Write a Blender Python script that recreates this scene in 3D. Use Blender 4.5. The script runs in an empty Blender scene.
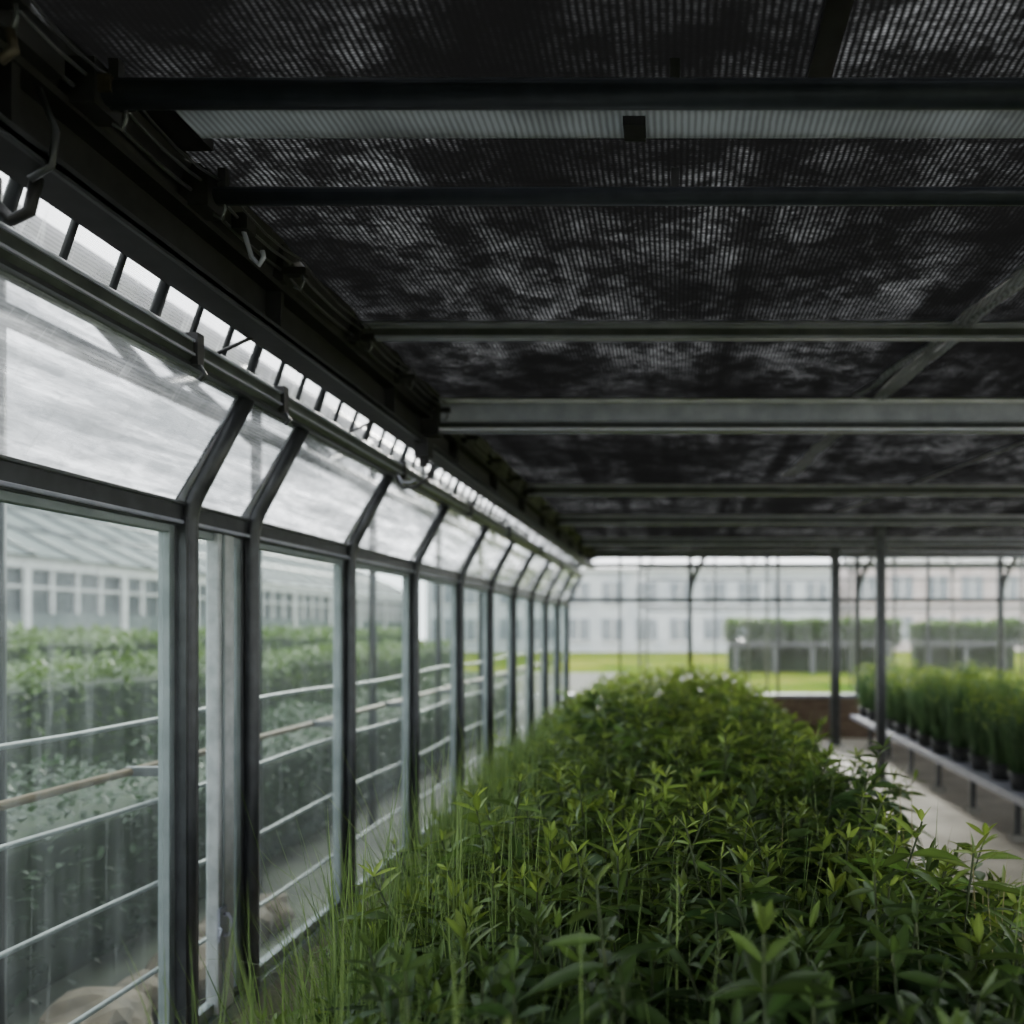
import bpy, math, random, bmesh
import numpy as np
from mathutils import Vector, noise
random.seed(7); rng=np.random.default_rng(7)
scene=bpy.context.scene
COL=scene.collection
F=850.0; CZ=2.0

# ------------------------------------------------------------ materials
def newmat(name):
    m=bpy.data.materials.new(name); m.use_nodes=True
    nt=m.node_tree; nt.nodes.clear()
    out=nt.nodes.new('ShaderNodeOutputMaterial')
    return m,nt,out
def N(nt,t,**kw):
    n=nt.nodes.new(t)
    for k,v in kw.items():
        if k in n.inputs: n.inputs[k].default_value=v
        else: setattr(n,k,v)
    return n
def coords(nt,scale=(1,1,1),rot=(0,0,0)):
    tc=nt.nodes.new('ShaderNodeTexCoord'); mp=nt.nodes.new('ShaderNodeMapping')
    mp.inputs['Scale'].default_value=scale; mp.inputs['Rotation'].default_value=rot
    nt.links.new(tc.outputs['Object'],mp.inputs['Vector']); return mp.outputs['Vector']
def ramp(nt,src,stops):
    r=nt.nodes.new('ShaderNodeValToRGB'); e=r.color_ramp.elements
    while len(e)<len(stops): e.new(0.5)
    for i,(p,c) in enumerate(stops):
        e[i].position=p; e[i].color=(c,c,c,1) if isinstance(c,(int,float)) else (*c,1)
    nt.links.new(src,r.inputs['Fac']); return r.outputs['Color']
def math_(nt,op,a,b=None):
    n=nt.nodes.new('ShaderNodeMath'); n.operation=op
    for i,v in enumerate((a,b)):
        if v is None: continue
        if isinstance(v,(int,float)): n.inputs[i].default_value=v
        else: nt.links.new(v,n.inputs[i])
    return n.outputs[0]
def noisy(name,c1,c2,scale=5,rough=0.5,metal=0.0,sc=(1,1,1),bump=0.0,spec=0.5,detail=6,lo=.35,hi=.65):
    m,nt,out=newmat(name)
    v=coords(nt,sc)
    n=N(nt,'ShaderNodeTexNoise',Scale=scale,Detail=detail); nt.links.new(v,n.inputs['Vector'])
    col=ramp(nt,n.outputs['Fac'],[(lo,c1),(hi,c2)])
    p=N(nt,'ShaderNodeBsdfPrincipled',Roughness=rough,Metallic=metal)
    p.inputs['Specular IOR Level'].default_value=spec
    nt.links.new(col,p.inputs['Base Color'])
    if bump:
        b=N(nt,'ShaderNodeBump',Strength=bump,Distance=0.02); nt.links.new(n.outputs['Fac'],b.inputs['Height'])
        nt.links.new(b.outputs['Normal'],p.inputs['Normal'])
    nt.links.new(p.outputs[0],out.inputs['Surface']); return m
M_DARK=noisy('dark_painted_steel',(.024,.026,.029),(.044,.047,.052),12,.38,.2)
M_BLACK=noisy('black_steel',(.007,.007,.008),(.016,.016,.017),15,.55,.2)
M_PIPE=noisy('dark_blue_pipe',(.014,.017,.024),(.026,.030,.040),15,.38,.1)
M_POST=noisy('post_grey',(.055,.060,.064),(.095,.1,.106),9,.4,.4)
M_ALU=noisy('aluminium',(.62,.64,.74),(.78,.80,.90),8,.35,.1)
M_ALUD=noisy('aluminium_dull',(.25,.26,.32),(.35,.36,.43),8,.40,.1)
M_FRAME=noisy('window_frame_paint',(.17,.20,.205),(.25,.285,.29),6,.5,.2)
M_GALV=noisy('galvanised_white',(.36,.38,.39),(.52,.54,.55),14,.5,.2)
M_RAILG=noisy('outside_rail_grey',(.17,.195,.195),(.27,.30,.30),14,.5,.2)
M_OLIVE=noisy('rail_olive',(.045,.052,.048),(.085,.096,.088),10,.4,.3)
M_CONC=noisy('concrete_kerb',(.26,.26,.23),(.42,.41,.37),6,.85,bump=.3)
M_WOOD=noisy('planter_timber',(.10,.065,.045),(.19,.135,.095),4,.8,sc=(1,1,9),bump=.3)
M_SOIL=noisy('soil',(.012,.009,.006),(.035,.025,.016),18,.95,bump=.8)
M_STEM=noisy('stem',(.03,.05,.018),(.06,.08,.026),10,.7)
M_POT=noisy('black_pot',(.012,.012,.012),(.025,.025,.025),10,.6)
M_PIPEB=noisy('brown_pipe',(.12,.085,.045),(.18,.13,.07),10,.6)
M_RUST=noisy('dull_brass',(.04,.033,.022),(.08,.066,.045),20,.5,.5)
M_BLDG=noisy('pale_facade',(.34,.37,.40),(.46,.48,.50),.4,.8)
M_BLDG2=noisy('pinkish_facade',(.38,.32,.31),(.48,.42,.41),.4,.8)
M_BLDG3=noisy('grey_facade',(.07,.09,.09),(.12,.14,.14),.4,.8)
M_WIN=noisy('facade_window',(.11,.13,.15),(.19,.21,.23),.8,.3)
M_WIND=noisy('dark_facade_window',(.03,.036,.04),(.07,.08,.085),.8,.3)
M_WHITE=noisy('white_paint',(.45,.45,.45),(.6,.6,.6),3,.5)
M_ROCK=noisy('rock',(.04,.030,.018),(.11,.085,.055),5,.9,bump=.6)
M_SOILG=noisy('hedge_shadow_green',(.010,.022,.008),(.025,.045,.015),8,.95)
M_YARD=noisy('dark_planted_soil',(.010,.014,.008),(.035,.045,.025),2,.95,bump=.5)

def floor_mat():
    m,nt,out=newmat('greenhouse_concrete_floor')
    v=coords(nt)
    n=N(nt,'ShaderNodeTexNoise',Scale=2.2,Detail=10); nt.links.new(v,n.inputs['Vector'])
    n2=N(nt,'ShaderNodeTexNoise',Scale=60,Detail=3); nt.links.new(v,n2.inputs['Vector'])
    s=math_(nt,'ADD',math_(nt,'MULTIPLY',n.outputs['Fac'],.7),math_(nt,'MULTIPLY',n2.outputs['Fac'],.3))
    col=ramp(nt,s,[(.35,(.34,.31,.25)),(.65,(.62,.58,.49))])
    p=N(nt,'ShaderNodeBsdfPrincipled',Roughness=.6); nt.links.new(col,p.inputs['Base Color'])
    b=N(nt,'ShaderNodeBump',Strength=.3,Distance=.01); nt.links.new(n2.outputs['Fac'],b.inputs['Height']); nt.links.new(b.outputs['Normal'],p.inputs['Normal'])
    nt.links.new(p.outputs[0],out.inputs['Surface']); return m
M_FLOOR=floor_mat()
def lawn_mat():
    m,nt,out=newmat('lawn')
    v=coords(nt)
    n=N(nt,'ShaderNodeTexNoise',Scale=.25,Detail=8); nt.links.new(v,n.inputs['Vector'])
    col=ramp(nt,n.outputs['Fac'],[(.35,(.035,.075,.006)),(.5,(.09,.125,.010)),(.68,(.17,.165,.03))])
    p=N(nt,'ShaderNodeBsdfPrincipled',Roughness=1.0); p.inputs['Specular IOR Level'].default_value=.0
    nt.links.new(col,p.inputs['Base Color'])
    nt.links.new(p.outputs[0],out.inputs['Surface']); return m
M_LAWN=lawn_mat()

def glass_mat(name,base,amp,streak_scale,col=(.74,.77,.77),tint=(.90,.925,.92),lo=.4,hi=.75,bend=0.0,mesh=.5,refl=.6,scr=.8,truss_shade=None):
    m,nt,out=newmat(name)
    v=coords(nt,streak_scale)
    n=N(nt,'ShaderNodeTexNoise',Scale=1.0,Detail=9,Roughness=.65); n.inputs['Distortion'].default_value=bend
    nt.links.new(v,n.inputs['Vector'])
    v2=coords(nt,(1,1,1))
    n2=N(nt,'ShaderNodeTexNoise',Scale=1.3,Detail=4); nt.links.new(v2,n2.inputs['Vector'])
    w=N(nt,'ShaderNodeTexWave',Scale=30,Distortion=2.0); w.bands_direction='Z'; w.inputs['Detail Scale'].default_value=.5
    nt.links.new(v2,w.inputs['Vector'])
    n3=N(nt,'ShaderNodeTexNoise',Scale=1,Detail=4); n3.inputs['Distortion'].default_value=.8
    nt.links.new(coords(nt,(8,26,1.1)),n3.inputs['Vector'])
    s3=ramp(nt,n3.outputs['Fac'],[(.60,0.0),(.66,1.0)])
    s=ramp(nt,n.outputs['Fac'],[(lo,0.0),(hi,1.0)])
    s2=ramp(nt,n2.outputs['Fac'],[(.35,.25),(.65,1.0)])
    f=math_(nt,'MULTIPLY',s,s2)
    f=math_(nt,'ADD',math_(nt,'MULTIPLY',f,amp),base)
    f=math_(nt,'ADD',f,math_(nt,'MULTIPLY',w.outputs['Fac'],base*mesh))
    f=math_(nt,'ADD',f,math_(nt,'MULTIPLY',s3,base*scr))
    f.node.use_clamp=True
    tr=N(nt,'ShaderNodeBsdfTransparent'); tr.inputs['Color'].default_value=(*tint,1)
    d=N(nt,'ShaderNodeBsdfDiffuse'); d.inputs['Color'].default_value=(*col,1)
    t=N(nt,'ShaderNodeBsdfTranslucent'); t.inputs['Color'].default_value=(*col,1)
    if truss_shade:  # soft truss shadows painted into the glass colours as dark diagonal streaks
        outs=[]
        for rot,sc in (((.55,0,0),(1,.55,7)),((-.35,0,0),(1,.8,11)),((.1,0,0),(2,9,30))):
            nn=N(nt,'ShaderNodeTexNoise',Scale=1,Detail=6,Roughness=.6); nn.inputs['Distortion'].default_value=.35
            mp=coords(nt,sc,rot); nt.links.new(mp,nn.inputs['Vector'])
            outs.append(ramp(nt,nn.outputs['Fac'],[(.44,truss_shade),(.54,1.0)]))
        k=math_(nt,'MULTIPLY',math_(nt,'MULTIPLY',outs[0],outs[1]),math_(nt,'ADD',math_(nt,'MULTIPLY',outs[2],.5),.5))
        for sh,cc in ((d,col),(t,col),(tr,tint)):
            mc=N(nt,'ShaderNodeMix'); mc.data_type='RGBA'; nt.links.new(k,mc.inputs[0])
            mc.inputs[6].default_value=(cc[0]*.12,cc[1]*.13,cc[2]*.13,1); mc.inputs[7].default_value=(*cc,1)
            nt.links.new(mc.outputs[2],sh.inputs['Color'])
    mx=N(nt,'ShaderNodeMixShader'); mx.inputs[0].default_value=.6
    nt.links.new(d.outputs[0],mx.inputs[1]); nt.links.new(t.outputs[0],mx.inputs[2])
    m2=N(nt,'ShaderNodeMixShader'); nt.links.new(f,m2.inputs[0]); nt.links.new(tr.outputs[0],m2.inputs[1]); nt.links.new(mx.outputs[0],m2.inputs[2])
    g=N(nt,'ShaderNodeBsdfGlossy',Roughness=.08); g.inputs['Color'].default_value=(1,1,1,1)
    m3=N(nt,'ShaderNodeMixShader')
    fr=N(nt,'ShaderNodeFresnel',IOR=1.35)
    nt.links.new(math_(nt,'MULTIPLY',fr.outputs[0],refl),m3.inputs[0]); nt.links.new(m2.outputs[0],m3.inputs[1]); nt.links.new(g.outputs[0],m3.inputs[2])
    nt.links.new(m3.outputs[0],out.inputs['Surface']); return m
M_GLASS=glass_mat('hazy_side_glass',.032,.17,(3,12,.8),col=(.54,.62,.61),tint=(.62,.70,.68),mesh=1.0,scr=1.8,refl=.4)
M_SLOPE=glass_mat('frosted_slope_glass',.24,.45,(1.6,.8,6),lo=.43,hi=.60,col=(.86,.89,.90),tint=(.84,.87,.88),bend=1.2,mesh=.3,scr=.5,truss_shade=.42)
M_FAR=glass_mat('far_glass',.014,.03,(6,6,1))
M_ROOFG=glass_mat('roof_glass',.2,.3,(3,3,3),col=(.86,.88,.89))

def cloth_mat():
    m,nt,out=newmat('black_shade_cloth')
    v=coords(nt)
    w=N(nt,'ShaderNodeTexWave',Scale=17,Distortion=.6); w.bands_direction='X'; w.inputs['Detail'].default_value=1; w.inputs['Detail Scale'].default_value=2
    nt.links.new(v,w.inputs['Vector'])
    w2=N(nt,'ShaderNodeTexWave',Scale=32,Distortion=2.5); w2.bands_direction='Y'; nt.links.new(v,w2.inputs['Vector'])
    n=N(nt,'ShaderNodeTexNoise',Scale=4.6,Detail=9,Roughness=.72); n.inputs['Distortion'].default_value=.3
    nt.links.new(coords(nt,(1.2,1.3,1)),n.inputs['Vector'])
    nb_=N(nt,'ShaderNodeTexNoise',Scale=22.0,Detail=5,Roughness=.7); nt.links.new(coords(nt,(1,2.0,1)),nb_.inputs['Vector'])
    n2=N(nt,'ShaderNodeTexNoise',Scale=1.1,Detail=3); nt.links.new(v,n2.inputs['Vector'])
    nl=N(nt,'ShaderNodeTexNoise',Scale=1,Detail=3); nt.links.new(coords(nt,(5,.3,1)),nl.inputs['Vector'])
    blotch=ramp(nt,n.outputs['Fac'],[(.45,0.07),(.60,1.0)])
    fine=ramp(nt,nb_.outputs['Fac'],[(.42,0.30),(.55,1.0)])
    big=ramp(nt,n2.outputs['Fac'],[(.40,.12),(.60,1.0)])
    lon=ramp(nt,nl.outputs['Fac'],[(.38,.15),(.52,1.0)])
    rib=math_(nt,'POWER',w.outputs['Fac'],1.4)
    rib=math_(nt,'MULTIPLY',rib,math_(nt,'ADD',math_(nt,'MULTIPLY',w2.outputs['Fac'],.55),.45))
    f=math_(nt,'MULTIPLY',math_(nt,'MULTIPLY',blotch,big),math_(nt,'MULTIPLY',rib,math_(nt,'MULTIPLY',lon,fine)))
    mixc=N(nt,'ShaderNodeMix'); mixc.data_type='RGBA'
    nt.links.new(f,mixc.inputs[0]); mixc.inputs[6].default_value=(.0080,.0078,.0078,1); mixc.inputs[7].default_value=(.38,.38,.395,1)
    d=N(nt,'ShaderNodeBsdfDiffuse'); nt.links.new(mixc.outputs[2],d.inputs['Color'])
    t=N(nt,'ShaderNodeBsdfTranslucent'); nt.links.new(mixc.outputs[2],t.inputs['Color'])
    mx=N(nt,'ShaderNodeMixShader'); mx.inputs[0].default_value=.22
    nt.links.new(d.outputs[0],mx.inputs[1]); nt.links.new(t.outputs[0],mx.inputs[2])
    nt.links.new(mx.outputs[0],out.inputs['Surface']); return m
M_CLOTH=cloth_mat()
def strip_mat(name,c,ribs=17,tl=.6):
    m,nt,out=newmat(name)
    v=coords(nt)
    w=N(nt,'ShaderNodeTexWave',Scale=ribs,Distortion=.8); w.bands_direction='X'; nt.links.new(v,w.inputs['Vector'])
    n=N(nt,'ShaderNodeTexNoise',Scale=3,Detail=5); nt.links.new(v,n.inputs['Vector'])
    f=math_(nt,'MULTIPLY',math_(nt,'ADD',math_(nt,'MULTIPLY',w.outputs['Fac'],.5),.5),n.outputs['Fac'])
    col=ramp(nt,f,[(.1,tuple(x*.35 for x in c)),(.5,c)])
    d=N(nt,'ShaderNodeBsdfDiffuse'); nt.links.new(col,d.inputs['Color'])
    t=N(nt,'ShaderNodeBsdfTranslucent'); nt.links.new(col,t.inputs['Color'])
    mx=N(nt,'ShaderNodeMixShader'); mx.inputs[0].default_value=tl
    nt.links.new(d.outputs[0],mx.inputs[1]); nt.links.new(t.outputs[0],mx.inputs[2])
    nt.links.new(mx.outputs[0],out.inputs['Surface']); return m
M_STRIP=strip_mat('translucent_ribbed_strip',(.33,.35,.355),17,.45)
M_SEAM=strip_mat('silvery_fold',(.56,.57,.64),40,.2)

def leaf_mat(name,trans=.25,rough=.42,spec=.45):
    m,nt,out=newmat(name)
    a=N(nt,'ShaderNodeAttribute'); a.attribute_name='leafcol'
    p=N(nt,'ShaderNodeBsdfPrincipled',Roughness=rough); p.inputs['Specular IOR Level'].default_value=spec
    nt.links.new(a.outputs['Color'],p.inputs['Base Color'])
    hs=N(nt,'ShaderNodeHueSaturation',Value=1.6,Saturation=1.08,Hue=.485); nt.links.new(a.outputs['Color'],hs.inputs['Color'])
    t=N(nt,'ShaderNodeBsdfTranslucent'); nt.links.new(hs.outputs[0],t.inputs['Color'])
    mx=N(nt,'ShaderNodeMixShader'); mx.inputs[0].default_value=trans
    nt.links.new(p.outputs[0],mx.inputs[1]); nt.links.new(t.outputs[0],mx.inputs[2])
    nt.links.new(mx.outputs[0],out.inputs['Surface']); return m
M_LEAF=leaf_mat('leaf_green',.25,.45,.35)
M_GRASS=leaf_mat('grass_blade',.3,.55,.3)

# ------------------------------------------------------------ mesh builder
def empty(name,loc=(0,0,0)):
    e=bpy.data.objects.new(name,None); e.empty_display_size=.2; e.location=loc; COL.objects.link(e); return e
class MB:
    def __init__(s): s.v=[]; s.f=[]; s.mi=[]; s.sm=[]; s.mats=[]
    def m(s,mat):
        if mat not in s.mats: s.mats.append(mat)
        return s.mats.index(mat)
    def box(s,x,y,z,mat):
        x0,x1=sorted(x);y0,y1=sorted(y);z0,z1=sorted(z); b=len(s.v)
        s.v+=[(x0,y0,z0),(x1,y0,z0),(x1,y1,z0),(x0,y1,z0),(x0,y0,z1),(x1,y0,z1),(x1,y1,z1),(x0,y1,z1)]
        for q in [(0,3,2,1),(4,5,6,7),(0,1,5,4),(1,2,6,5),(2,3,7,6),(3,0,4,7)]:
            s.f.append(tuple(b+i for i in q)); s.mi.append(s.m(mat)); s.sm.append(False)
    def tube(s,pts,r,mat,n=10,cap=True):
        pts=[Vector(p) for p in pts]; b=len(s.v); k=len(pts)
        prev=None
        for i,p in enumerate(pts):
            d=(pts[min(i+1,k-1)]-pts[max(i-1,0)]).normalized()
            if prev is None:
                a=Vector((0,0,1)) if abs(d.z)<.9 else Vector((1,0,0))
                u=d.cross(a).normalized()
            else: u=(prev-d*prev.dot(d)).normalized()
            prev=u; w=d.cross(u)
            for j in range(n):
                an=2*math.pi*j/n; q=p+(u*math.cos(an)+w*math.sin(an))*r; s.v.append(tuple(q))
        mi=s.m(mat)
        for i in range(k-1):
            for j in range(n):
                j2=(j+1)%n
                s.f.append((b+i*n+j,b+i*n+j2,b+(i+1)*n+j2,b+(i+1)*n+j)); s.mi.append(mi); s.sm.append(True)
        if cap:
            s.f.append(tuple(b+j for j in range(n))[::-1]); s.mi.append(mi); s.sm.append(False)
            s.f.append(tuple(b+(k-1)*n+j for j in range(n))); s.mi.append(mi); s.sm.append(False)
    def prism(s,prof,y0,y1,mat):
        b=len(s.v);n=len(prof);mi=s.m(mat)
        for y in (y0,y1): s.v+=[(p[0],y,p[1]) for p in prof]
        for j in range(n):
            j2=(j+1)%n; s.f.append((b+j,b+j2,b+n+j2,b+n+j)); s.mi.append(mi); s.sm.append(False)
        s.f.append(tuple(b+j for j in range(n))); s.f.append(tuple(b+n+j for j in range(n))[::-1]); s.mi+=[mi,mi]; s.sm+=[False,False]
    def quad(s,pts,mat):
        b=len(s.v); s.v+=[tuple(p) for p in pts]; s.f.append(tuple(range(b,b+len(pts)))); s.mi.append(s.m(mat)); s.sm.append(False)
    def build(s,name,parent=None,bevel=0):
        me=bpy.data.meshes.new(name); me.from_pydata(s.v,[],s.f)
        for m in s.mats: me.materials.append(m)
        me.polygons.foreach_set('material_index',s.mi); me.polygons.foreach_set('use_smooth',s.sm); me.update()
        o=bpy.data.objects.new(name,me); COL.objects.link(o)
        if parent: o.parent=parent
        if bevel:
            bv=o.modifiers.new('bevel','BEVEL'); bv.width=bevel; bv.segments=2; bv.limit_method='ANGLE'
        return o
def arc(p0,p1,p2,n=6):
    p0,p1,p2=map(Vector,(p0,p1,p2)); return [(1-t)**2*p0+2*t*(1-t)*p1+t*t*p2 for t in [i/n for i in range(n+1)]]

# ------------------------------------------------------------ dims
XW=-2.0; ZS=2.456; XE=-1.72; ZE=2.92; ZC=3.37; YF=15.5; YB=-3.0; XR=14.0; XC=6.5
POSTS=[-3.0,-1.6,-.4,.9,2.0,3.40,3.91,5.1,6.37,7.73,9.0,10.3,11.6,12.9,14.2,15.45]

b=MB(); b.box((XW-.05,XR+.05),(YB-.05,YF+.05),(-.12,0),M_FLOOR); b.build('floor')
b=MB(); b.box((-120,140),(-60,160),(-.5,-.13),M_LAWN); b.build('ground_outside_lawn')
b=MB(); b.box((-25,-2.12),(-6,40),(-.14,-.10),M_YARD); b.build('planting_ground')

wl=empty('wall_left')
b=MB(); b.box((XW-.1,XW+.06),(YB,YF),(-.1,.28),M_CONC); b.build('concrete_kerb',wl,.01)
b=MB()
b.box((XW-.05,XW+.05),(YB,YF),(ZS-.05,ZS+.035),M_DARK)
b.box((XW+.05,XW+.062),(YB,YF),(ZS-.045,ZS-.03),M_ALUD)
b.box((XW+.02,XW+.062),(YB,YF),(ZS+.03,ZS+.045),M_POST)
b.box((XW-.04,XW+.05),(YB,YF),(.28,.34),M_FRAME)
b.build('sill_rail',wl,.004)
b=MB()
for y in POSTS:
    thick=y in (3.40,)
    r=.031
    xo=XW+.055
    pts=[(xo,y,.28),(xo,y,1.2),(xo,y,ZS-.12)]+[tuple(p) for p in arc((xo,y,ZS-.08),(xo,y,ZS+.03),(xo+.05,y,ZS+.11),6)]+[(XE+.02,y,ZE+.02)]
    b.tube(pts,r,M_DARK,12)
    if thick: b.box((XW-.03,XW+.07),(y-.045,y+.045),(.28,ZS-.02),M_DARK)
    else: b.box((XW-.03,XW+.03),(y-.025,y+.025),(.28,ZS),M_POST)
b.build('bent_tube_posts',wl)
wi=1
for i in range(len(POSTS)-1):
    y0,y1=POSTS[i]+.03,POSTS[i+1]-.03
    w=empty('window_%d'%wi); wi+=1
    b=MB(); b.quad([(XW,y0,.34),(XW,y1,.34),(XW,y1,ZS-.05),(XW,y0,ZS-.05)],M_GLASS); b.build('pane',w)
    b=MB(); fw=.05
    for (a,c) in ((y0,y0+fw),(y1-fw,y1)): b.box((XW-.02,XW+.025),(a,c),(.34,ZS-.05),M_FRAME)
    b.box((XW-.02,XW+.025),(y0+fw,y1-fw),(.34,.34+fw),M_FRAME); b.box((XW-.02,XW+.025),(y0+fw,y1-fw),(ZS-.05-.03,ZS-.05),M_FRAME)
    b.box((XW+.025,XW+.032),(y1-fw*.35,y1-fw*.1),(.34,ZS-.05),M_DARK)
    b.build('frame',w,.003)
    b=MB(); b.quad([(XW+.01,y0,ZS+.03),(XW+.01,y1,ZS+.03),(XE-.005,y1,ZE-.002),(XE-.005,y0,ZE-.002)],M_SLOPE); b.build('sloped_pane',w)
    b=MB()
    for yy in (y0-.01,y1+.01):
        p0=Vector((XW+.015,yy,ZS+.04)); p1=Vector((XE-.02,yy,ZE-.01))
        b.quad([p0+Vector((0,-.02,0)),p0+Vector((0,.02,0)),p1+Vector((0,.02,0)),p1+Vector((0,-.02,0))],M_ALU)
    b.build('glazing_bar',w)
d=empty('door_1')
b=MB(); b.box((XW-.01,XW+.045),(3.64,3.77),(.34,ZS-.05),M_GALV); b.box((XW+.045,XW+.055),(3.665,3.68),(.34,ZS-.05),M_FRAME); b.build('jamb',d,.005)
b=MB(); xx=XW+.05
b.box((xx,xx+.012),(3.62,3.68),(.66,.80),M_ALUD)
b.tube([(xx,3.655,.77),(xx+.03,3.655,.77),(xx+.04,3.66,.75),(xx+.04,3.66,.70),(xx+.03,3.655,.68),(xx,3.655,.68)],.008,M_ALUD)
b.tube([(xx+.01,3.62,.72),(xx+.03,3.60,.72),(xx+.03,3.58,.69)],.008,M_ALUD)
b.build('latch_handle',d)

b=MB()
for z in (2-.37,2-.70,2-1.05,2-1.42):
    b.tube([(XW-.14,y+0.0,z+.012*math.sin(y*2+z*3)) for y in np.arange(YB,YF+.1,.5)],.011,M_RAILG,8)
b.tube([(XW-.35,YB,2-.62),(XW-.35,YF,2-.62)],.018,M_PIPEB,8)
for y in POSTS[:6]+POSTS[7:]:
    y=y*1.075+.02
    b.box((XW-.16,XW-.13),(y-.02,y+.02),(-.13,2-.3),M_POST)
    b.box((XW-.37,XW-.14),(y-.015,y+.015),(2-.64,2-.60),M_POST)
b.build('outside_guard_rail')

b=MB()
b.prism([(XE-.05,ZE),(XE+.04,ZE-.005),(XE+.06,ZE+.02),(XE+.06,ZE+.065),(XE+.03,ZE+.10),(XE-.05,ZE+.10)],YB,YF,M_OLIVE)
b.box((XE+.058,XE+.068),(YB,YF),(ZE+.018,ZE+.026),M_ALUD)
b.box((XE+.045,XE+.066),(YB,YF),(ZE+.065,ZE+.074),M_ALUD)
b.box((XE+.03,XE+.05),(YB,YF),(ZE-.015,ZE-.002),M_DARK)
for y in (1.2,2.95,3.6,5.2,6.9,8.5,10.5,12.4):
    b.box((XE+.03,XE+.075),(y-.02,y+.02),(ZE-.01,ZE+.10),M_BLACK)
    b.tube([(XE+.07,y,ZE-.01),(XE+.09,y,ZE-.04),(XE+.07,y,ZE-.06)],.008,M_DARK,6)
b.build('eave_rail',wl)
b=MB()
b.box((-1.58,-1.44),(YB,YF),(3.07,3.085),M_BLACK); b.box((-1.535,-1.505),(YB,YF),(3.085,3.24),M_BLACK); b.box((-1.58,-1.44),(YB,YF),(3.24,3.26),M_BLACK)
b.box((-1.452,-1.44),(YB,YF),(3.06,3.10),M_DARK)
for y in np.arange(.6,YF,1.27):
    b.box((-1.57,-1.45),(y-.012,y+.012),(3.085,3.24),M_BLACK)
    b.tube([(XE+.02,y,3.01),(-1.56,y,3.075)],.007,M_BLACK,6)
b.build('longitudinal_i_beam')

r=empty('roof')
XK=-1.58; ZK=3.50; XM=6.0; ZR=6.2
b=MB()
b.quad([(XE-.04,YB,3.02),(XE-.04,YF,3.02),(XK,YF,ZK),(XK,YB,ZK)],M_ROOFG)
b.quad([(XK,YB,ZK),(XK,YF,ZK),(XM,YF,ZR),(XM,YB,ZR)],M_ROOFG); b.quad([(XM,YB,ZR),(XM,YF,ZR),(XR,YF,3.03),(XR,YB,3.03)],M_ROOFG); b.build('roof_glazing',r)
b=MB()
for y in np.arange(YB+.1,YF,.635):
    b.tube([(XE-.01,y,3.02),(XK+.01,y,ZK-.01),(XM,y,ZR-.03),(XR,y,3.0)],.018,M_DARK,6)
for y in np.arange(YB+.1,YF,.2117): b.tube([(XE-.01,y,3.02),(XK+.01,y,ZK-.01)],.011,M_DARK,5)
b.tube([(XM,YB,ZR-.05),(XM,YF,ZR-.05)],.05,M_DARK,8)
b.build('rafters',r)

# ------------------------------------------------------------ cloth ceiling
BEAMS=[(2.07,'p',.034),(2.56,'p',.026),(3.80,'s',.075),(5.06,'b',.205),(8.10,'s',.105),(10.3,'s',.12),(12.9,'s',.12),(15.0,'s',.14)]
def cloth(name,x0,x1,y0,y1,par,zb=ZC):
    nx=max(2,int((x1-x0)/.06)); ny=max(2,int((y1-y0)/.04))
    vs=[];fs=[]
    for j in range(ny+1):
        ty=j/ny; y=y0+(y1-y0)*ty
        for i in range(nx+1):
            x=x0+(x1-x0)*i/nx
            wr=.012*noise.noise(Vector((x*3,y*1.2,1)))+.007*noise.noise(Vector((x*9,y*5,5)))+.006*noise.noise(Vector((x*4,y*16,9)))
            vs.append((x,y,zb+.034+wr))
    for j in range(ny):
        for i in range(nx):
            a=j*(nx+1)+i; fs.append((a,a+1,a+nx+2,a+nx+1))
    me=bpy.data.meshes.new(name); me.from_pydata(vs,[],fs); me.materials.append(M_CLOTH)
    me.polygons.foreach_set('use_smooth',[True]*len(fs))
    o=bpy.data.objects.new(name,me); COL.objects.link(o); o.parent=par; return o
ce=empty('ceiling')
cloth('shade_cloth_panel_near',-1.44,XC,YB,2.26,ce); cloth('shade_cloth_panel_far',-1.44,XC,2.37,YF,ce)
b=MB(); b.box((-1.34,XC),(2.24,2.385),(ZC+.004,ZC+.007),M_STRIP); b.box((-1.45,-1.33),(2.2,2.45),(ZC+.004,ZC+.03),M_BLACK); b.build('translucent_strip',ce)
b=MB()
ys=np.arange(YB,YF+.01,.15)
for k in range(len(ys)-1):
    z0=ZC+.04; a,c=ys[k],ys[k+1]; f=lambda y:-1.46+.012*math.sin(y*9)
    b.quad([(f(a)-.01,a,3.25),(f(c)-.01,c,3.25),(f(c)+.03,c,z0),(f(a)+.03,a,z0)],M_BLACK)
b.build('light_block_flap',ce)  # added flap, blocks light leaking between beam and cloth
b=MB()
b.box((.33,.39),(1.2,2.23),(ZC-.004,ZC+.012),M_BLACK)
b.build('dark_seam',ce)
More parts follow.
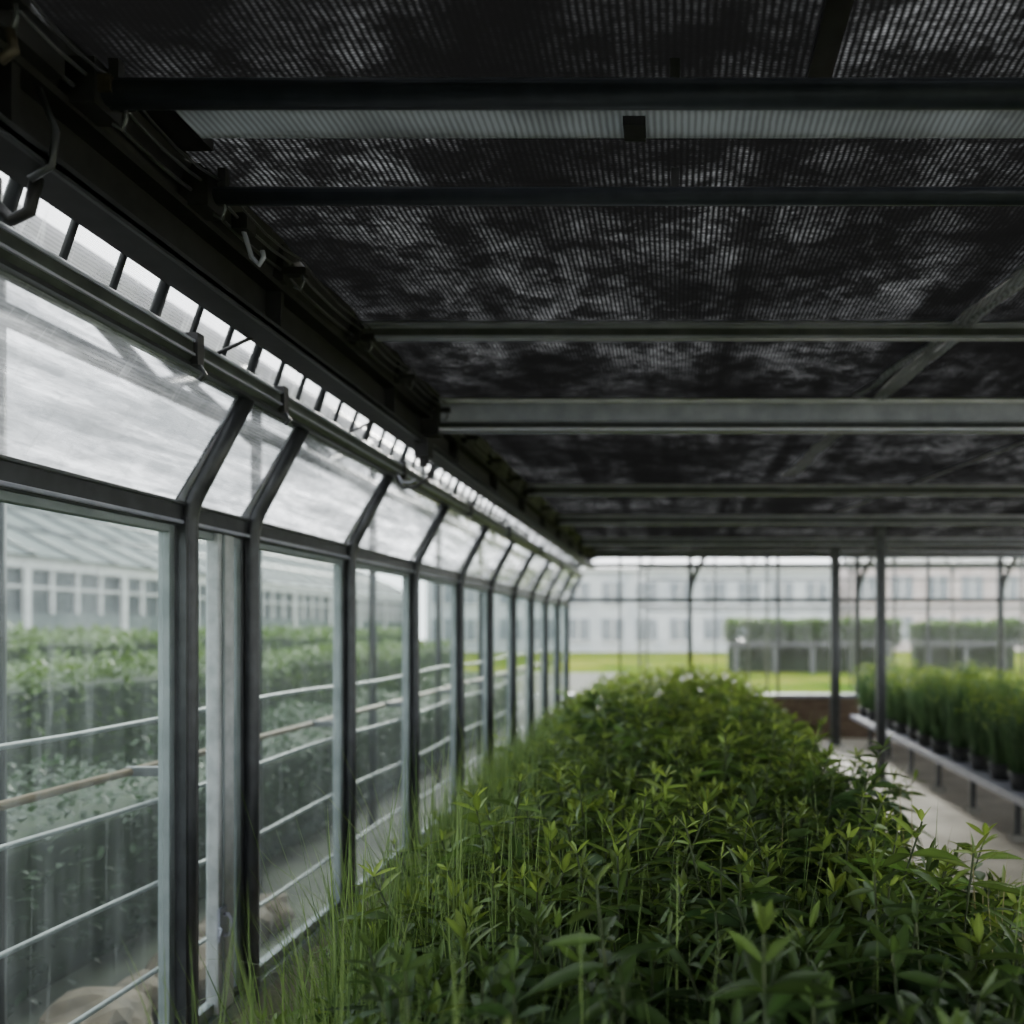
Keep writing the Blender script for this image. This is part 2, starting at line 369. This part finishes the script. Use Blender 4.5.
def ribbon(p0,p1,w,mat,name,par,n=60):
    p0=Vector(p0);p1=Vector(p1);d=(p1-p0);s=Vector((d.y,-d.x,0)).normalized()
    vs=[];fs=[];m=9
    for i in range(n+1):
        t=i/n; c=p0+d*t+s*(.03*noise.noise(Vector((t*6,0,3))))
        ww=w*(.7+.5*noise.noise(Vector((t*9,4,0))))
        for j in range(m):
            u=j/(m-1)-.5; vs.append(tuple(c+s*u*ww+Vector((0,0,-.006-.018*math.cos(u*14+noise.noise(Vector((t*14,0,0)))*3)))))
    for i in range(n):
        for j in range(m-1): a=i*m+j; fs.append((a,a+1,a+m+1,a+m))
    me=bpy.data.meshes.new(name); me.from_pydata(vs,[],fs); me.materials.append(mat); me.polygons.foreach_set('use_smooth',[True]*len(fs))
    o=bpy.data.objects.new(name,me); COL.objects.link(o); o.parent=par
ribbon((1.40,2.4,ZC),(1.00,7.6,ZC),.15,M_SEAM,'silvery_fold',ce)
ribbon((1.56,2.4,ZC),(1.05,5.0,ZC),.04,M_SEAM,'silvery_fold_b',ce)
ribbon((2.9,4.2,ZC),(1.9,10.0,ZC),.05,M_SEAM,'silvery_fold_c',ce)

for (y,k,h) in BEAMS:
    if k=='p':
        b=MB(); zc=3.30
        b.tube([(-1.42,y,zc),(XR-.3,y,zc)],h,M_PIPE,14)
        for x in (-1.36,.0,2.2,4.4): b.box((x-.012,x+.012),(y-.012,y+.012),(zc,ZC+.01),M_BLACK)
        b.box((-1.50,-1.38),(y-.05,y+.05),(zc-.05,zc+.06),M_BLACK)
        b.build('cross_pipe',ce)
    else:
        b=MB(); t=.012; top=ZC; bot=ZC-h
        b.box((-1.42,XR-.3),(y+.03,y+.03+t),(bot,top),M_ALUD)
        b.box((-1.42,XR-.3),(y-.01,y+.04),(top-t,top),M_ALU if k=='b' else M_ALUD)
        b.box((-1.42,XR-.3),(y-.01,y+.04),(bot,bot+t),M_ALUD)
        b.box((-1.42,XR-.3),(y-.01,y-.002),(bot,bot+h*.12),M_ALU)
        b.box((-1.42,XR-.3),(y-.01,y-.002),(top-h*.14,top),M_ALU)
        if k=='b':
            b.box((-1.42,XR-.3),(y+.015,y+.03),(bot+h*.36,top-h*.14),M_ALUD)
            b.box((-1.42,XR-.3),(y+.005,y+.03),(bot+h*.14,bot+h*.30),M_DARK)
        else:
            b.box((-1.42,XR-.3),(y+.02,y+.03),(bot+h*.3,top-h*.3),M_POST)
        b.box((-1.50,-1.40),(y-.03,y+.06),(bot-.02,top),M_BLACK)
        b.build('cross_beam',ce,.002)
b=MB(); b.box((-.14,-.08),(2.28,2.36),(ZC-.02,ZC+.01),M_BLACK); b.build('strip_clip',ce)

cb=empty('curtain_cable_run')
b=MB(); ycl=[-1,.3,1.3,1.75,2.1,2.56,3.1,3.8,4.4,5.06,5.8,6.6,7.4,8.1,9.2,10.3,11.6,12.9,14,15.3]
for off,zz,rr,sg in ((.0,3.33,.005,.02),(.035,3.345,.004,.03),(-.03,3.30,.006,.015)):
    for a,c in zip(ycl[:-1],ycl[1:]):
        b.tube([(-1.40+off,a+(c-a)*t,zz-sg*4*t*(1-t)) for t in (0,.25,.5,.75,1)],rr,M_DARK if off else M_POST,6)
b.build('cables',cb)
b=MB()
for y in ycl:
    b.box((-1.45,-1.34),(y-.018,y+.018),(3.285,3.31),M_BLACK); b.box((-1.46,-1.42),(y-.02,y+.02),(3.26,3.39),M_BLACK)
    b.tube([(-1.36,y,3.29),(-1.355,y,3.26),(-1.37,y+.01,3.235),(-1.39,y,3.245)],.005,M_POST,6)
b.build('clips',cb)
b=MB()
b.tube([(-1.40,2.75,3.30),(-1.385,2.75,3.25),(-1.37,2.75,3.20),(-1.345,2.75,3.175),(-1.33,2.75,3.20),(-1.335,2.75,3.22)],.008,M_ALUD,8)
b.box((-1.42,-1.37),(2.72,2.78),(3.28,3.33),M_BLACK); b.build('metal_hook',cb)
b=MB(); yy=4.9
b.box((-1.49,-1.41),(yy-.05,yy+.05),(2.98,3.09),M_BLACK); b.box((-1.47,-1.43),(yy-.02,yy+.02),(2.93,2.98),M_BLACK)
b.tube([(-1.45,yy,2.97),(-1.40,yy,2.94),(-1.42,yy,2.87),(-1.50,yy,2.81),(-1.57,yy,2.81),(-1.60,yy,2.85),(-1.60,yy,2.90)],.009,M_BLACK,8)
b.tube([(-1.60,yy,2.89),(-1.575,yy,2.84),(-1.52,yy,2.84),(-1.49,yy,2.86)],.007,M_ALUD,8)
b.build('clamp_hook',cb)
b=MB(); yy=1.75
b.box((-1.50,-1.40),(1.60,1.95),(3.26,3.34),M_BLACK)
b.tube([(-1.44,yy,3.24),(-1.41,yy,3.19),(-1.385,yy,3.17),(-1.36,yy,3.19),(-1.37,yy,3.23)],.010,M_RUST,8)
b.tube([(-1.45,1.62,3.12),(-1.42,1.62,3.07),(-1.39,1.64,3.08),(-1.36,1.64,3.04)],.010,M_RUST,8)
b.tube([(-1.45,1.62,3.30),(-1.44,1.62,3.15),(-1.45,1.62,3.08)],.014,M_BLACK,8)
b.box((-1.44,-1.35),(2.03,2.10),(3.285,3.325),M_RUST)
b.tube([(-1.50,2.0,3.06),(-1.52,2.0,2.98),(-1.56,2.0,2.96),(-1.60,2.0,3.0),(-1.60,2.0,3.06)],.014,M_BLACK,8)
b.tube([(-1.46,1.95,3.24),(-1.42,1.95,3.14),(-1.43,1.95,3.06),(-1.48,1.95,3.03)],.008,M_DARK,8)
b.build('shackle_bracket',cb)

for (x,y,w) in ((2.73,14.5,.075),(2.71,11.2,.06)):
    b=MB(); b.box((x-w,x+w),(y-w,y+w),(0,ZC-.001),M_POST); b.box((x-w*.35,x+w*.35),(y-w-.012,y-w),(0,ZC-.13),M_DARK)
    b.box((x-w-.05,x+w+.05),(y-w-.05,y+w+.05),(0,.02),M_ALUD); b.build('support_post',None,.006)

# ------------------------------------------------------------ far wall
wf=empty('wall_far')
b=MB(); b.box((XW,XR),(YF-.08,YF+.1),(0,.74),M_WOOD); b.box((XW,XR),(YF-.12,YF+.1),(.74,.80),M_ALUD); b.build('low_wall',wf)
b=MB()
for z,h in ((3.46,.12),(3.15,.03),(2.51,.035)): b.box((XW,XR),(YF-.04,YF+.04),(z-h,z+h),M_POST)
for px,w in ((620,.025),(690,.055),(715,.018),(778,.03),(857,.055),(928,.03),(1000,.06),(1075,.03),(1150,.055),(1225,.03),(1300,.055),(1375,.03),(1450,.05)):
    x=(px-675)/F*YF
    if w>.05:
        b.tube([(x,YF-.06,.8),(x,YF-.06,2.3)]+[tuple(p) for p in arc((x,YF-.06,2.5),(x,YF-.06,2.95),(x+.35,YF-.06,3.4),8)],w*.8,M_POST,10)
    b.box((x-w*.7,x+w*.7),(YF-.04,YF+.04),(.8,3.5),M_POST)
b.build('mullions',wf)
b=MB(); b.quad([(XW,YF,.8),(XR,YF,.8),(XR,YF,3.5),(XW,YF,3.5)],M_FAR)
b.build('glass',wf)
b=MB(); b.quad([(XW,YF+.02,3.5),(XR,YF+.02,3.5),(XM,YF+.02,ZR)],M_ROOFG); b.build('gable_glass',wf)
wr=empty('wall_right')
b=MB(); b.box((XR,XR+.1),(YB,YF),(0,.4),M_CONC)
for y in np.arange(YB,YF+.1,1.54): b.box((XR-.03,XR+.03),(y-.04,y+.04),(.4,3.03),M_DARK)
for z in (.42,2.45,3.0): b.box((XR-.03,XR+.03),(YB,YF),(z-.04,z+.04),M_DARK)
b.build('frame',wr); b=MB(); b.quad([(XR,YB,.4),(XR,YF,.4),(XR,YF,3.0),(XR,YB,3.0)],M_FAR); b.build('pane',wr)
wb=empty('wall_back')
b=MB(); b.box((XW,XR),(YB-.1,YB),(0,.9),M_CONC)
for x in np.arange(XW,XR+.1,1.1): b.box((x-.04,x+.04),(YB-.05,YB+.03),(.9,3.4),M_DARK)
for z in (.92,2.45,3.37): b.box((XW,XR),(YB-.05,YB+.03),(z-.04,z+.04),M_DARK)
b.build('frame',wb); b=MB(); b.quad([(XW,YB,.9),(XR,YB,.9),(XR,YB,3.4),(XW,YB,3.4)],M_FAR); b.build('pane',wb)

# ------------------------------------------------------------ foliage
def np_mesh(name,verts,quads,cols,mat,parent=None,xmin=None):
    if xmin is not None: verts[:,0]=np.maximum(verts[:,0],xmin)
    me=bpy.data.meshes.new(name); nv=len(verts); nf=len(quads)
    me.vertices.add(nv); me.vertices.foreach_set('co',verts.astype(np.float32).ravel())
    me.loops.add(nf*4); me.loops.foreach_set('vertex_index',quads.astype(np.int32).ravel())
    me.polygons.add(nf); me.polygons.foreach_set('loop_start',np.arange(0,nf*4,4,dtype=np.int32))
    me.polygons.foreach_set('loop_total',np.full(nf,4,dtype=np.int32))
    me.update(calc_edges=True)
    me.polygons.foreach_set('use_smooth',np.ones(nf,dtype=bool))
    at=me.color_attributes.new('leafcol','FLOAT_COLOR','POINT')
    c4=np.concatenate([cols,np.ones((nv,1))],1).astype(np.float32); at.data.foreach_set('color',c4.ravel())
    me.materials.append(mat); me.validate()
    o=bpy.data.objects.new(name,me); COL.objects.link(o)
    if parent: o.parent=parent
    return o
TS=np.array([0,.18,.42,.70,.88,1.0]); WS=np.array([.10,.62,1.0,.80,.40,.03])
def leaves(P,az,el,L,W,droop,col,fold=.35,TS=TS,WS=WS,twist=None):
    n=len(P); k=len(TS)
    f=np.stack([np.cos(az)*np.cos(el),np.sin(az)*np.cos(el),np.sin(el)],1)
    s=np.stack([-np.sin(az),np.cos(az),np.zeros(n)],1)
    u=np.cross(f,s)*-1; u*=np.sign(u[:,2:3]+1e-6)
    if twist is not None:
        c,sn=np.cos(twist)[:,None],np.sin(twist)[:,None]; s,u=s*c+u*sn,u*c-s*sn
    hd=np.stack([np.cos(az),np.sin(az),np.zeros(n)],1)
    V=np.zeros((n,k,3,3))
    for i,(t,w) in enumerate(zip(TS,WS)):
        c=P+f*(L*t)[:,None]; c=c.copy(); c[:,2]-=L*droop*t*t; c+=hd*(L*droop*.45*t*t)[:,None]
        for j,sd_ in enumerate((-1,0,1)):
            V[:,i,j]=c+s*(W*w*.5*sd_)[:,None]+u*(W*w*.5*abs(sd_)*fold)[:,None]
    C=np.repeat(col[:,None,:],k*3,1).reshape(n,k,3,3).copy()
    C[:,:,1]*=1.4
    base=(np.arange(n)*k*3)[:,None]
    q=[]
    for i in range(k-1):
        for j in range(2):
            a=i*3+j; q.append([a,a+1,a+4,a+3])
    q=np.array(q); Q=(base[:,None,:]+q[None]).reshape(-1,4)
    return V.reshape(-1,3),Q,C.reshape(-1,3)
def cat(parts):
    V=[];Q=[];C=[];o=0
    for v,q,c in parts: V.append(v);Q.append(q+o);C.append(c);o+=len(v)
    return np.concatenate(V),np.concatenate(Q),np.concatenate(C)
DARKG=np.array([.025,.058,.017]); MIDG=np.array([.066,.128,.027]); LIGHTG=np.array([.21,.29,.055])
def xleft(y): return -.74 if y<1.3 else -.74-.22*min(1,(y-1.3)/2.2)-.16*min(1,max(0,(y-3.5)/4))
def canopy(x,y):
    z=1.24+.12*noise.noise(Vector((x*1.6,y*1.1,0)))+.12*noise.noise(Vector((x*3.4,y*3.4,3)))
    xl=xleft(y); c=(1.02+xl)/2; h=(1.02-xl)/2
    e=min(1,abs(x-c)/h); return z-(.32 if x<c else .22)*e**3.5
def shrub_bed(y0,y1,sp,nodes,lscale):
    stems=[]
    P=[];AZ=[];EL=[];L=[];W=[];D=[];Cc=[]
    y=y0
    while y<y1:
        x=xleft(y)
        while x<1.0:
            px=x+random.uniform(-.6,.6)*sp; py=y+random.uniform(-.6,.6)*sp
            e=px/1.05; lean=.14*np.sign(e)*abs(e)**2.5
            tall=random.random()<.14
            top=canopy(px,py)+random.gauss(0,.055)+(random.uniform(.04,.16) if tall else 0)
            lx=random.gauss(0,.09)+lean; ly=random.gauss(0,.09)
            H=top-.55; a0=random.uniform(0,6.28)
            sz=random.choice((.65,.8,.95,1.15,1.4)); kind=random.random()
            far=min(1,max(0,(py-4)/8))  # leaf colour lightened towards the far end, standing in for light there
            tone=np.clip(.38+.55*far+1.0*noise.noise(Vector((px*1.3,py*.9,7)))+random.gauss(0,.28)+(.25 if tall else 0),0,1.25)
            stems.append([(px+lx*t*t,py+ly*t*t,.55+H*t) for t in (0,.4,.75,1)])
            for k in range(nodes):
                t=1-(k/(nodes))*.50
                bx,by,bz=px+lx*t*t,py+ly*t*t,.55+H*t
                age=min(1,k/(nodes*.35))
                for q in range(3 if k else 4):
                    az=a0+k*1.1+q*(2.09 if k else 1.57)+random.gauss(0,.4)
                    el=(1.0 if kind<.4 else .65)-(.85 if kind<.4 else .6)*age+random.gauss(0,.30)
                    ll=(.055+.078*age*random.uniform(.7,1.25))*lscale*sz
                    wr_=random.uniform(.20,.32) if kind<.85 else .12
                    if kind>=.85: ll*=1.35
                    P.append((bx,by,bz));AZ.append(az);EL.append(el);L.append(ll);W.append(ll*wr_);D.append(.10+.5*age*random.random())
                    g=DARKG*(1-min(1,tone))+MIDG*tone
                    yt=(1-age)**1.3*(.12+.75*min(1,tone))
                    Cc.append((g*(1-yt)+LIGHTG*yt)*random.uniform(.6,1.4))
            x+=sp
        y+=sp
    P=np.array(P);n=len(P)
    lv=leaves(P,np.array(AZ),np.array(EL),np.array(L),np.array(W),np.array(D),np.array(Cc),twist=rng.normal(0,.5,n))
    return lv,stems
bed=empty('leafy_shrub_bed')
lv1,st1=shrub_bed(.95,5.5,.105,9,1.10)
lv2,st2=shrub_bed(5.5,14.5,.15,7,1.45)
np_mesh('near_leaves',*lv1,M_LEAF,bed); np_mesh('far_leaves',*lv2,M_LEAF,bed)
b=MB()
for pt in st1+st2: b.tube(pt,.0035,M_STEM,3,False)
b.build('stems',bed)
b=MB()
b.box((-1.25,1.08),(.8,14.75),(0,.5),M_WOOD); b.box((-1.29,1.12),(.76,14.79),(.46,.52),M_ALUD)
b.build('planter_box',bed,.01)
b=MB(); b.box((-1.22,1.05),(.83,14.72),(.5,.56),M_SOIL); b.build('soil',bed)

TG=np.array([0,.25,.5,.7,.87,1.0]); WG=np.array([.7,1,.85,.65,.4,.03])
def grass(cx,cy,cz,n,hmin,hmax,w,spread,out=.5,c0=(.045,.09,.025),c1=(.18,.26,.085),dmax=.35,dmin=.0):
    P=np.stack([cx+rng.normal(0,spread,n),cy+rng.normal(0,spread,n),np.full(n,cz)],1)
    az=rng.uniform(0,6.28,n); el=np.pi/2-np.abs(rng.normal(0,out,n)); L=rng.uniform(hmin,hmax,n)
    tt=rng.uniform(0,1,(n,1)); col=np.array(c0)*(1-tt)+np.array(c1)*tt
    return leaves(P,az,el,L,np.full(n,w)*rng.uniform(.6,1.2,n),dmin+rng.uniform(0,1,n)**2*dmax,col,.2,TG,WG)
parts=[]
for i in range(300):
    y=1.25+4.8*random.random()**1.1; x=xleft(y)-.03+random.gauss(0,.10)
    k=.82+.45*noise.noise(Vector((y*2.5,x*3,1)))
    parts.append(grass(x,y,.56,20,.45*k,1.05*k,.0062,.03,.32,dmax=.8))
for i in range(130):
    y=5.5+8.5*random.random(); x=xleft(y)-.05+random.gauss(0,.06); parts.append(grass(x,y,.56,16,.4,.76,.010,.03,.25))
for i in range(240):
    y=1.3+4.4*random.random(); x=xleft(y)+abs(random.gauss(0,.42)); parts.append(grass(x,y,.75,9,.48,.80,.0055,.03,.34,dmax=.7))
for i in range(120):
    y=1.7+7*random.random(); x=random.uniform(-.2,1.05); parts.append(grass(x,y,.6,7,.58,.92,.0060,.03,.28,dmax=.6))
for i in range(30):
    y=1.7+4*random.random(); x=random.uniform(.0,1.05); parts.append(grass(x,y,.6,6,.55,.84,.0055,.03,.35,c0=(.15,.14,.06),c1=(.3,.27,.14),dmax=.6))
np_mesh('tall_grass',*cat(parts),M_GRASS,bed,xmin=-1.62)

bn=empty('potted_plant_bench'); ZT=.47; BX0,BX1=3.1,4.95; BY0,BY1=4.2,15.0
b=MB(); b.box((BX0,BX1),(BY0,BY1),(ZT-.035,ZT),M_ALUD)
b.box((BX0-.02,BX0+.02),(BY0,BY1),(ZT-.06,ZT+.01),M_ALUD); b.box((BX1-.02,BX1+.02),(BY0,BY1),(ZT-.06,ZT+.01),M_ALUD)
for y in np.arange(BY0+.2,BY1,1.2):
    for x in (BX0+.12,BX1-.12): b.box((x-.03,x+.03),(y-.03,y+.03),(0,ZT-.03),M_POST)
    b.box((BX0+.12,BX1-.12),(y-.02,y+.02),(ZT-.08,ZT-.035),M_POST)
    b.box((BX0+.05,BX0+.19),(y-.07,y+.07),(0,.06),M_CONC)
b.build('bench_frame',bn,.003)
b=MB(); parts=[]
y=BY0+.25
while y<BY1-.1:
    x=BX0+.20
    while x<BX1-.05:
        px,py=x+random.uniform(-.05,.05),y+random.uniform(-.06,.06)
        rb,rt=.11,.15; n=12; base=len(b.v); mi=b.m(M_POT)
        for (rr,zz) in ((rb,ZT),(rt,ZT+.17),(rt-.012,ZT+.17),(rt-.02,ZT+.14)):
            for j in range(n): a=2*math.pi*j/n; b.v.append((px+rr*math.cos(a),py+rr*math.sin(a),zz))
        for lv in range(3):
            for j in range(n): j2=(j+1)%n; b.f.append((base+lv*n+j,base+lv*n+j2,base+(lv+1)*n+j2,base+(lv+1)*n+j)); b.mi.append(mi); b.sm.append(True)
        b.f.append(tuple(base+3*n+j for j in range(n))); b.mi.append(mi); b.sm.append(False)
        hh=random.uniform(.82,1.15)
        parts.append(grass(px,py,ZT+.14,280,.50*hh,.86*hh,.012,.045,.22,c0=(.022,.062,.026),c1=(.085,.15,.062),dmax=.25))
        m=110; rad=rng.normal(0,.13,(2,m)); P=np.stack([px+rad[0],py+rad[1],ZT+.16+rng.uniform(.52,.80,m)*hh-.9*(rad[0]**2+rad[1]**2)],1)
        tt=rng.uniform(0,1,(m,1)); parts.append(leaves(P,rng.uniform(0,6.28,m),rng.uniform(.1,1.2,m),rng.uniform(.06,.11,m),rng.uniform(.02,.03,m),rng.uniform(.1,.4,m),MIDG*1.2*(1-tt)+LIGHTG*tt))
        x+=.56
    y+=.60
b.build('pots',bn)
np_mesh('potted_foliage',*cat(parts),M_GRASS,bn,xmin=2.83)

# ------------------------------------------------------------ outdoors
def hedge(name,x0,x1,y0,y1,z0,z1,n,ll,c0,c1,core=True,h=None):
    h=h or empty(name)
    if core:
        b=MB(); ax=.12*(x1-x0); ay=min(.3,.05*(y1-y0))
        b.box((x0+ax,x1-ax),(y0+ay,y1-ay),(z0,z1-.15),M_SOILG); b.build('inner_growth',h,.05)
    u=rng.uniform(0,1,(n,3)); face=rng.uniform(0,1,n)
    P=np.stack([x0+(x1-x0)*u[:,0],y0+(y1-y0)*u[:,1],z0+(z1-z0)*u[:,2]],1)
    top=face<.5; P[top,2]=z1-np.abs(rng.normal(0,.12,top.sum()))
    sL=(face>=.5)&(face<.68); P[sL,0]=x0+np.abs(rng.normal(0,.1,sL.sum()))
    sR=(face>=.68)&(face<.86); P[sR,0]=x1-np.abs(rng.normal(0,.1,sR.sum()))
    sN=(face>=.86); P[sN,1]=y0+np.abs(rng.normal(0,.1,sN.sum()))
    for i in range(n): P[i,2]+=.30*noise.noise(Vector((P[i,0]*1.0,P[i,1]*.8,2)))*(P[i,2]-z0)/(z1-z0)
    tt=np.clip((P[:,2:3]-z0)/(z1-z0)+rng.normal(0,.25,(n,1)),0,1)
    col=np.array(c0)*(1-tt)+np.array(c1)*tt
    v=leaves(P,rng.uniform(0,6.28,n),rng.uniform(-.1,1.2,n),rng.uniform(.6,1.2,n)*ll,rng.uniform(.4,.6,n)*ll,rng.uniform(.1,.4,n),col)
    np_mesh('foliage',*v,M_LEAF,h)
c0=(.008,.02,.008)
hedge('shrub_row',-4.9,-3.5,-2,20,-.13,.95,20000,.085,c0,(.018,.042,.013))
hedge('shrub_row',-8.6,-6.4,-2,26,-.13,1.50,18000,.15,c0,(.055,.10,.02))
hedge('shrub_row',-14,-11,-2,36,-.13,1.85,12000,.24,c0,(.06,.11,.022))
nb=empty('nursery_bench_with_hedge')
hedge('',2.6,10.6,40,42.5,1.40,2.3,6000,.30,(.015,.045,.007),(.045,.10,.010),h=nb)
hedge('',12.0,17,41,43.5,1.40,2.2,3500,.30,(.015,.045,.007),(.045,.10,.010),h=nb)
b=MB()
for (x0,x1,y) in ((2.6,10.6,40),(12,17,41)):
    b.box((x0,x1),(y,y+2.5),(1.1,1.4),M_DARK)
    for x in np.arange(x0+.3,x1,1.8): b.box((x-.1,x+.1),(y+.1,y+.4),(-.14,1.1),M_POST)
    b.box((x0,x1),(y+1.5,y+2.3),(-.14,1.1),M_SOILG)
b.build('bench',nb)
def building(name,x0,x1,y0,y1,z1,mat,nb=10,nf=2,mw=None):
    mw=mw or M_WIN
    h=empty(name); b=MB(); b.box((x0,x1),(y0,y1),(-.2,z1),mat); b.box((x0-.3,x1+.3),(y0-.3,y1+.3),(z1,z1+.35),M_WHITE); b.build('body',h)
    b=MB()
    for f in range(nf):
        zz=.9+f*(z1-.6)/nf; zt=zz+(z1/nf)*.55
        for i in range(nb):
            w=(x1-x0)/nb; a=x0+w*(i+.18); c=x0+w*(i+.82)
            b.box((a,c),(y0-.06,y0),(zz,zt),mw); b.box(((a+c)/2-.06,(a+c)/2+.06),(y0-.1,y0),(zz,zt),M_WHITE); b.box((a-.1,c+.1),(y0-.15,y0),(zz-.12,zz),M_WHITE)
    b.build('windows',h)
building('office_building',-22,14,75,85,7.0,M_BLDG,12,2)
building('apartment_building',16,45,78,88,8.0,M_BLDG2,9,2)
h=empty('nursery_glasshouse'); b=MB()
X1=-26
b.box((-44,X1),(4,85),(-.2,2.6),M_BLDG3); b.box((-44,X1-.1),(4,85),(2.6,4.4),M_WIND); b.box((-44,X1+.1),(4,85),(4.4,4.9),M_WHITE)
for y in np.arange(4,85.1,1.5): b.box((X1-.1,X1+.05),(y-.07,y+.07),(2.6,4.4),M_WHITE)
for y in np.arange(4,85.1,6): b.box((X1,X1+.15),(y-.15,y+.15),(-.2,4.4),M_WHITE)
b.box((X1-.1,X1+.06),(4,85),(3.6,3.7),M_WHITE)
b.build('body',h)
b=MB(); b.quad([(X1+.4,4,4.9),(X1+.4,85,4.9),(-35,85,9.5),(-35,4,9.5)],M_BLDG3)
b.quad([(-35,4,9.5),(-35,85,9.5),(-44.4,85,4.9),(-44.4,4,4.9)],M_BLDG3)
for y in np.arange(4,85.1,2.5): b.tube([(X1+.4,y,4.95),(-35,y,9.55)],.09,M_POST,6)
for k in (.3,.6): b.tube([(X1+.4-9.4*k,4,4.95+4.6*k),(X1+.4-9.4*k,85,4.95+4.6*k)],.09,M_POST,6)
b.build('pitched_roof',h)
b=MB()
for y in (24,30):
    for x in np.arange(-1,24,3.6):
        b.tube([(x,y,-.13),(x,y,3.6)]+[tuple(p) for p in arc((x,y,3.8),(x,y,4.8),(x+1.8,y,5.2),5)]+[tuple(p) for p in arc((x+1.8,y,5.2),(x+3.6,y,4.8),(x+3.6,y,3.8),5)],.04,M_POST,6)
    for z in (2.6,3.7): b.tube([(-1,y,z),(25,y,z)],.04,M_POST,6)
b.build('outdoor_hoop_frame')
for i in range(14):
    y=1.4+i*.35; me=bpy.data.meshes.new('rock')
    bm=bmesh.new(); bmesh.ops.create_icosphere(bm,subdivisions=3,radius=1)
    sx=random.uniform(.14,.24)
    for vv in bm.verts:
        k=1+.35*noise.noise(vv.co*1.3+Vector((i*5,0,0)))
        vv.co=Vector((vv.co.x*sx*k,vv.co.y*sx*1.3*k,vv.co.z*sx*.8*k))
    bm.to_mesh(me); bm.free(); me.materials.append(M_ROCK)
    o=bpy.data.objects.new('rock',me); o.location=(-2.85+random.uniform(-.1,.1),y,0.0); COL.objects.link(o)
b=MB()
for y in np.arange(-1,16,2.5):
    b.tube([(-3.2,y,-.13),(-3.2,y,4.0),(-5.5,y,5.2)],.045,M_DARK,8); b.tube([(-3.2,y,3.4),(-4.6,y,4.7)],.04,M_DARK,8)
    b.tube([(-3.2,y,4.0),(-4.4,y+1.25,4.7),(-3.2,y+2.5,4.0)],.05,M_DARK,8)
    b.tube([(-3.2,y,4.0),(-3.2,y+1.25,3.5),(-3.2,y+2.5,4.0)],.045,M_DARK,8)
for x,z in ((-3.2,4.0),(-3.2,3.5),(-4.4,4.62),(-5.5,5.2)): b.tube([(x,-1.5,z),(x,18.5,z)],.06,M_DARK,8)
b.build('outdoor_truss_frame')

# ------------------------------------------------------------ light
w=bpy.data.worlds.new('overcast'); scene.world=w; w.use_nodes=True; nt=w.node_tree; nt.nodes.clear()
out=nt.nodes.new('ShaderNodeOutputWorld'); bg=nt.nodes.new('ShaderNodeBackground')
tc=nt.nodes.new('ShaderNodeTexCoord'); n=nt.nodes.new('ShaderNodeTexNoise'); n.inputs['Scale'].default_value=2.5; n.inputs['Detail'].default_value=5
nt.links.new(tc.outputs['Generated'],n.inputs['Vector'])
c=ramp(nt,n.outputs['Fac'],[(.3,(.85,.87,.92)),(.7,(.98,.98,1.0))])
nt.links.new(c,bg.inputs['Color']); bg.inputs['Strength'].default_value=5.8; nt.links.new(bg.outputs[0],out.inputs['Surface'])
s=bpy.data.lights.new('sun','SUN'); s.energy=9.0; s.angle=math.radians(12); s.color=(1,.96,.88)
so=bpy.data.objects.new('sun',s); COL.objects.link(so)
dv=Vector((.02,-.85,-.34)); so.rotation_euler=dv.to_track_quat('-Z','Y').to_euler()

cam=bpy.data.cameras.new('camera'); co=bpy.data.objects.new('camera',cam); COL.objects.link(co)
co.location=(0,0,CZ); co.rotation_euler=(math.radians(90),0,0)
cam.sensor_width=36; cam.sensor_fit='HORIZONTAL'; cam.lens=F/1024*36
cam.shift_x=-(675-512)/1024; cam.shift_y=(628-512)/1024
cam.clip_start=.02; cam.clip_end=500
cam.dof.use_dof=True; cam.dof.focus_distance=2.5; cam.dof.aperture_fstop=1.35
scene.camera=co
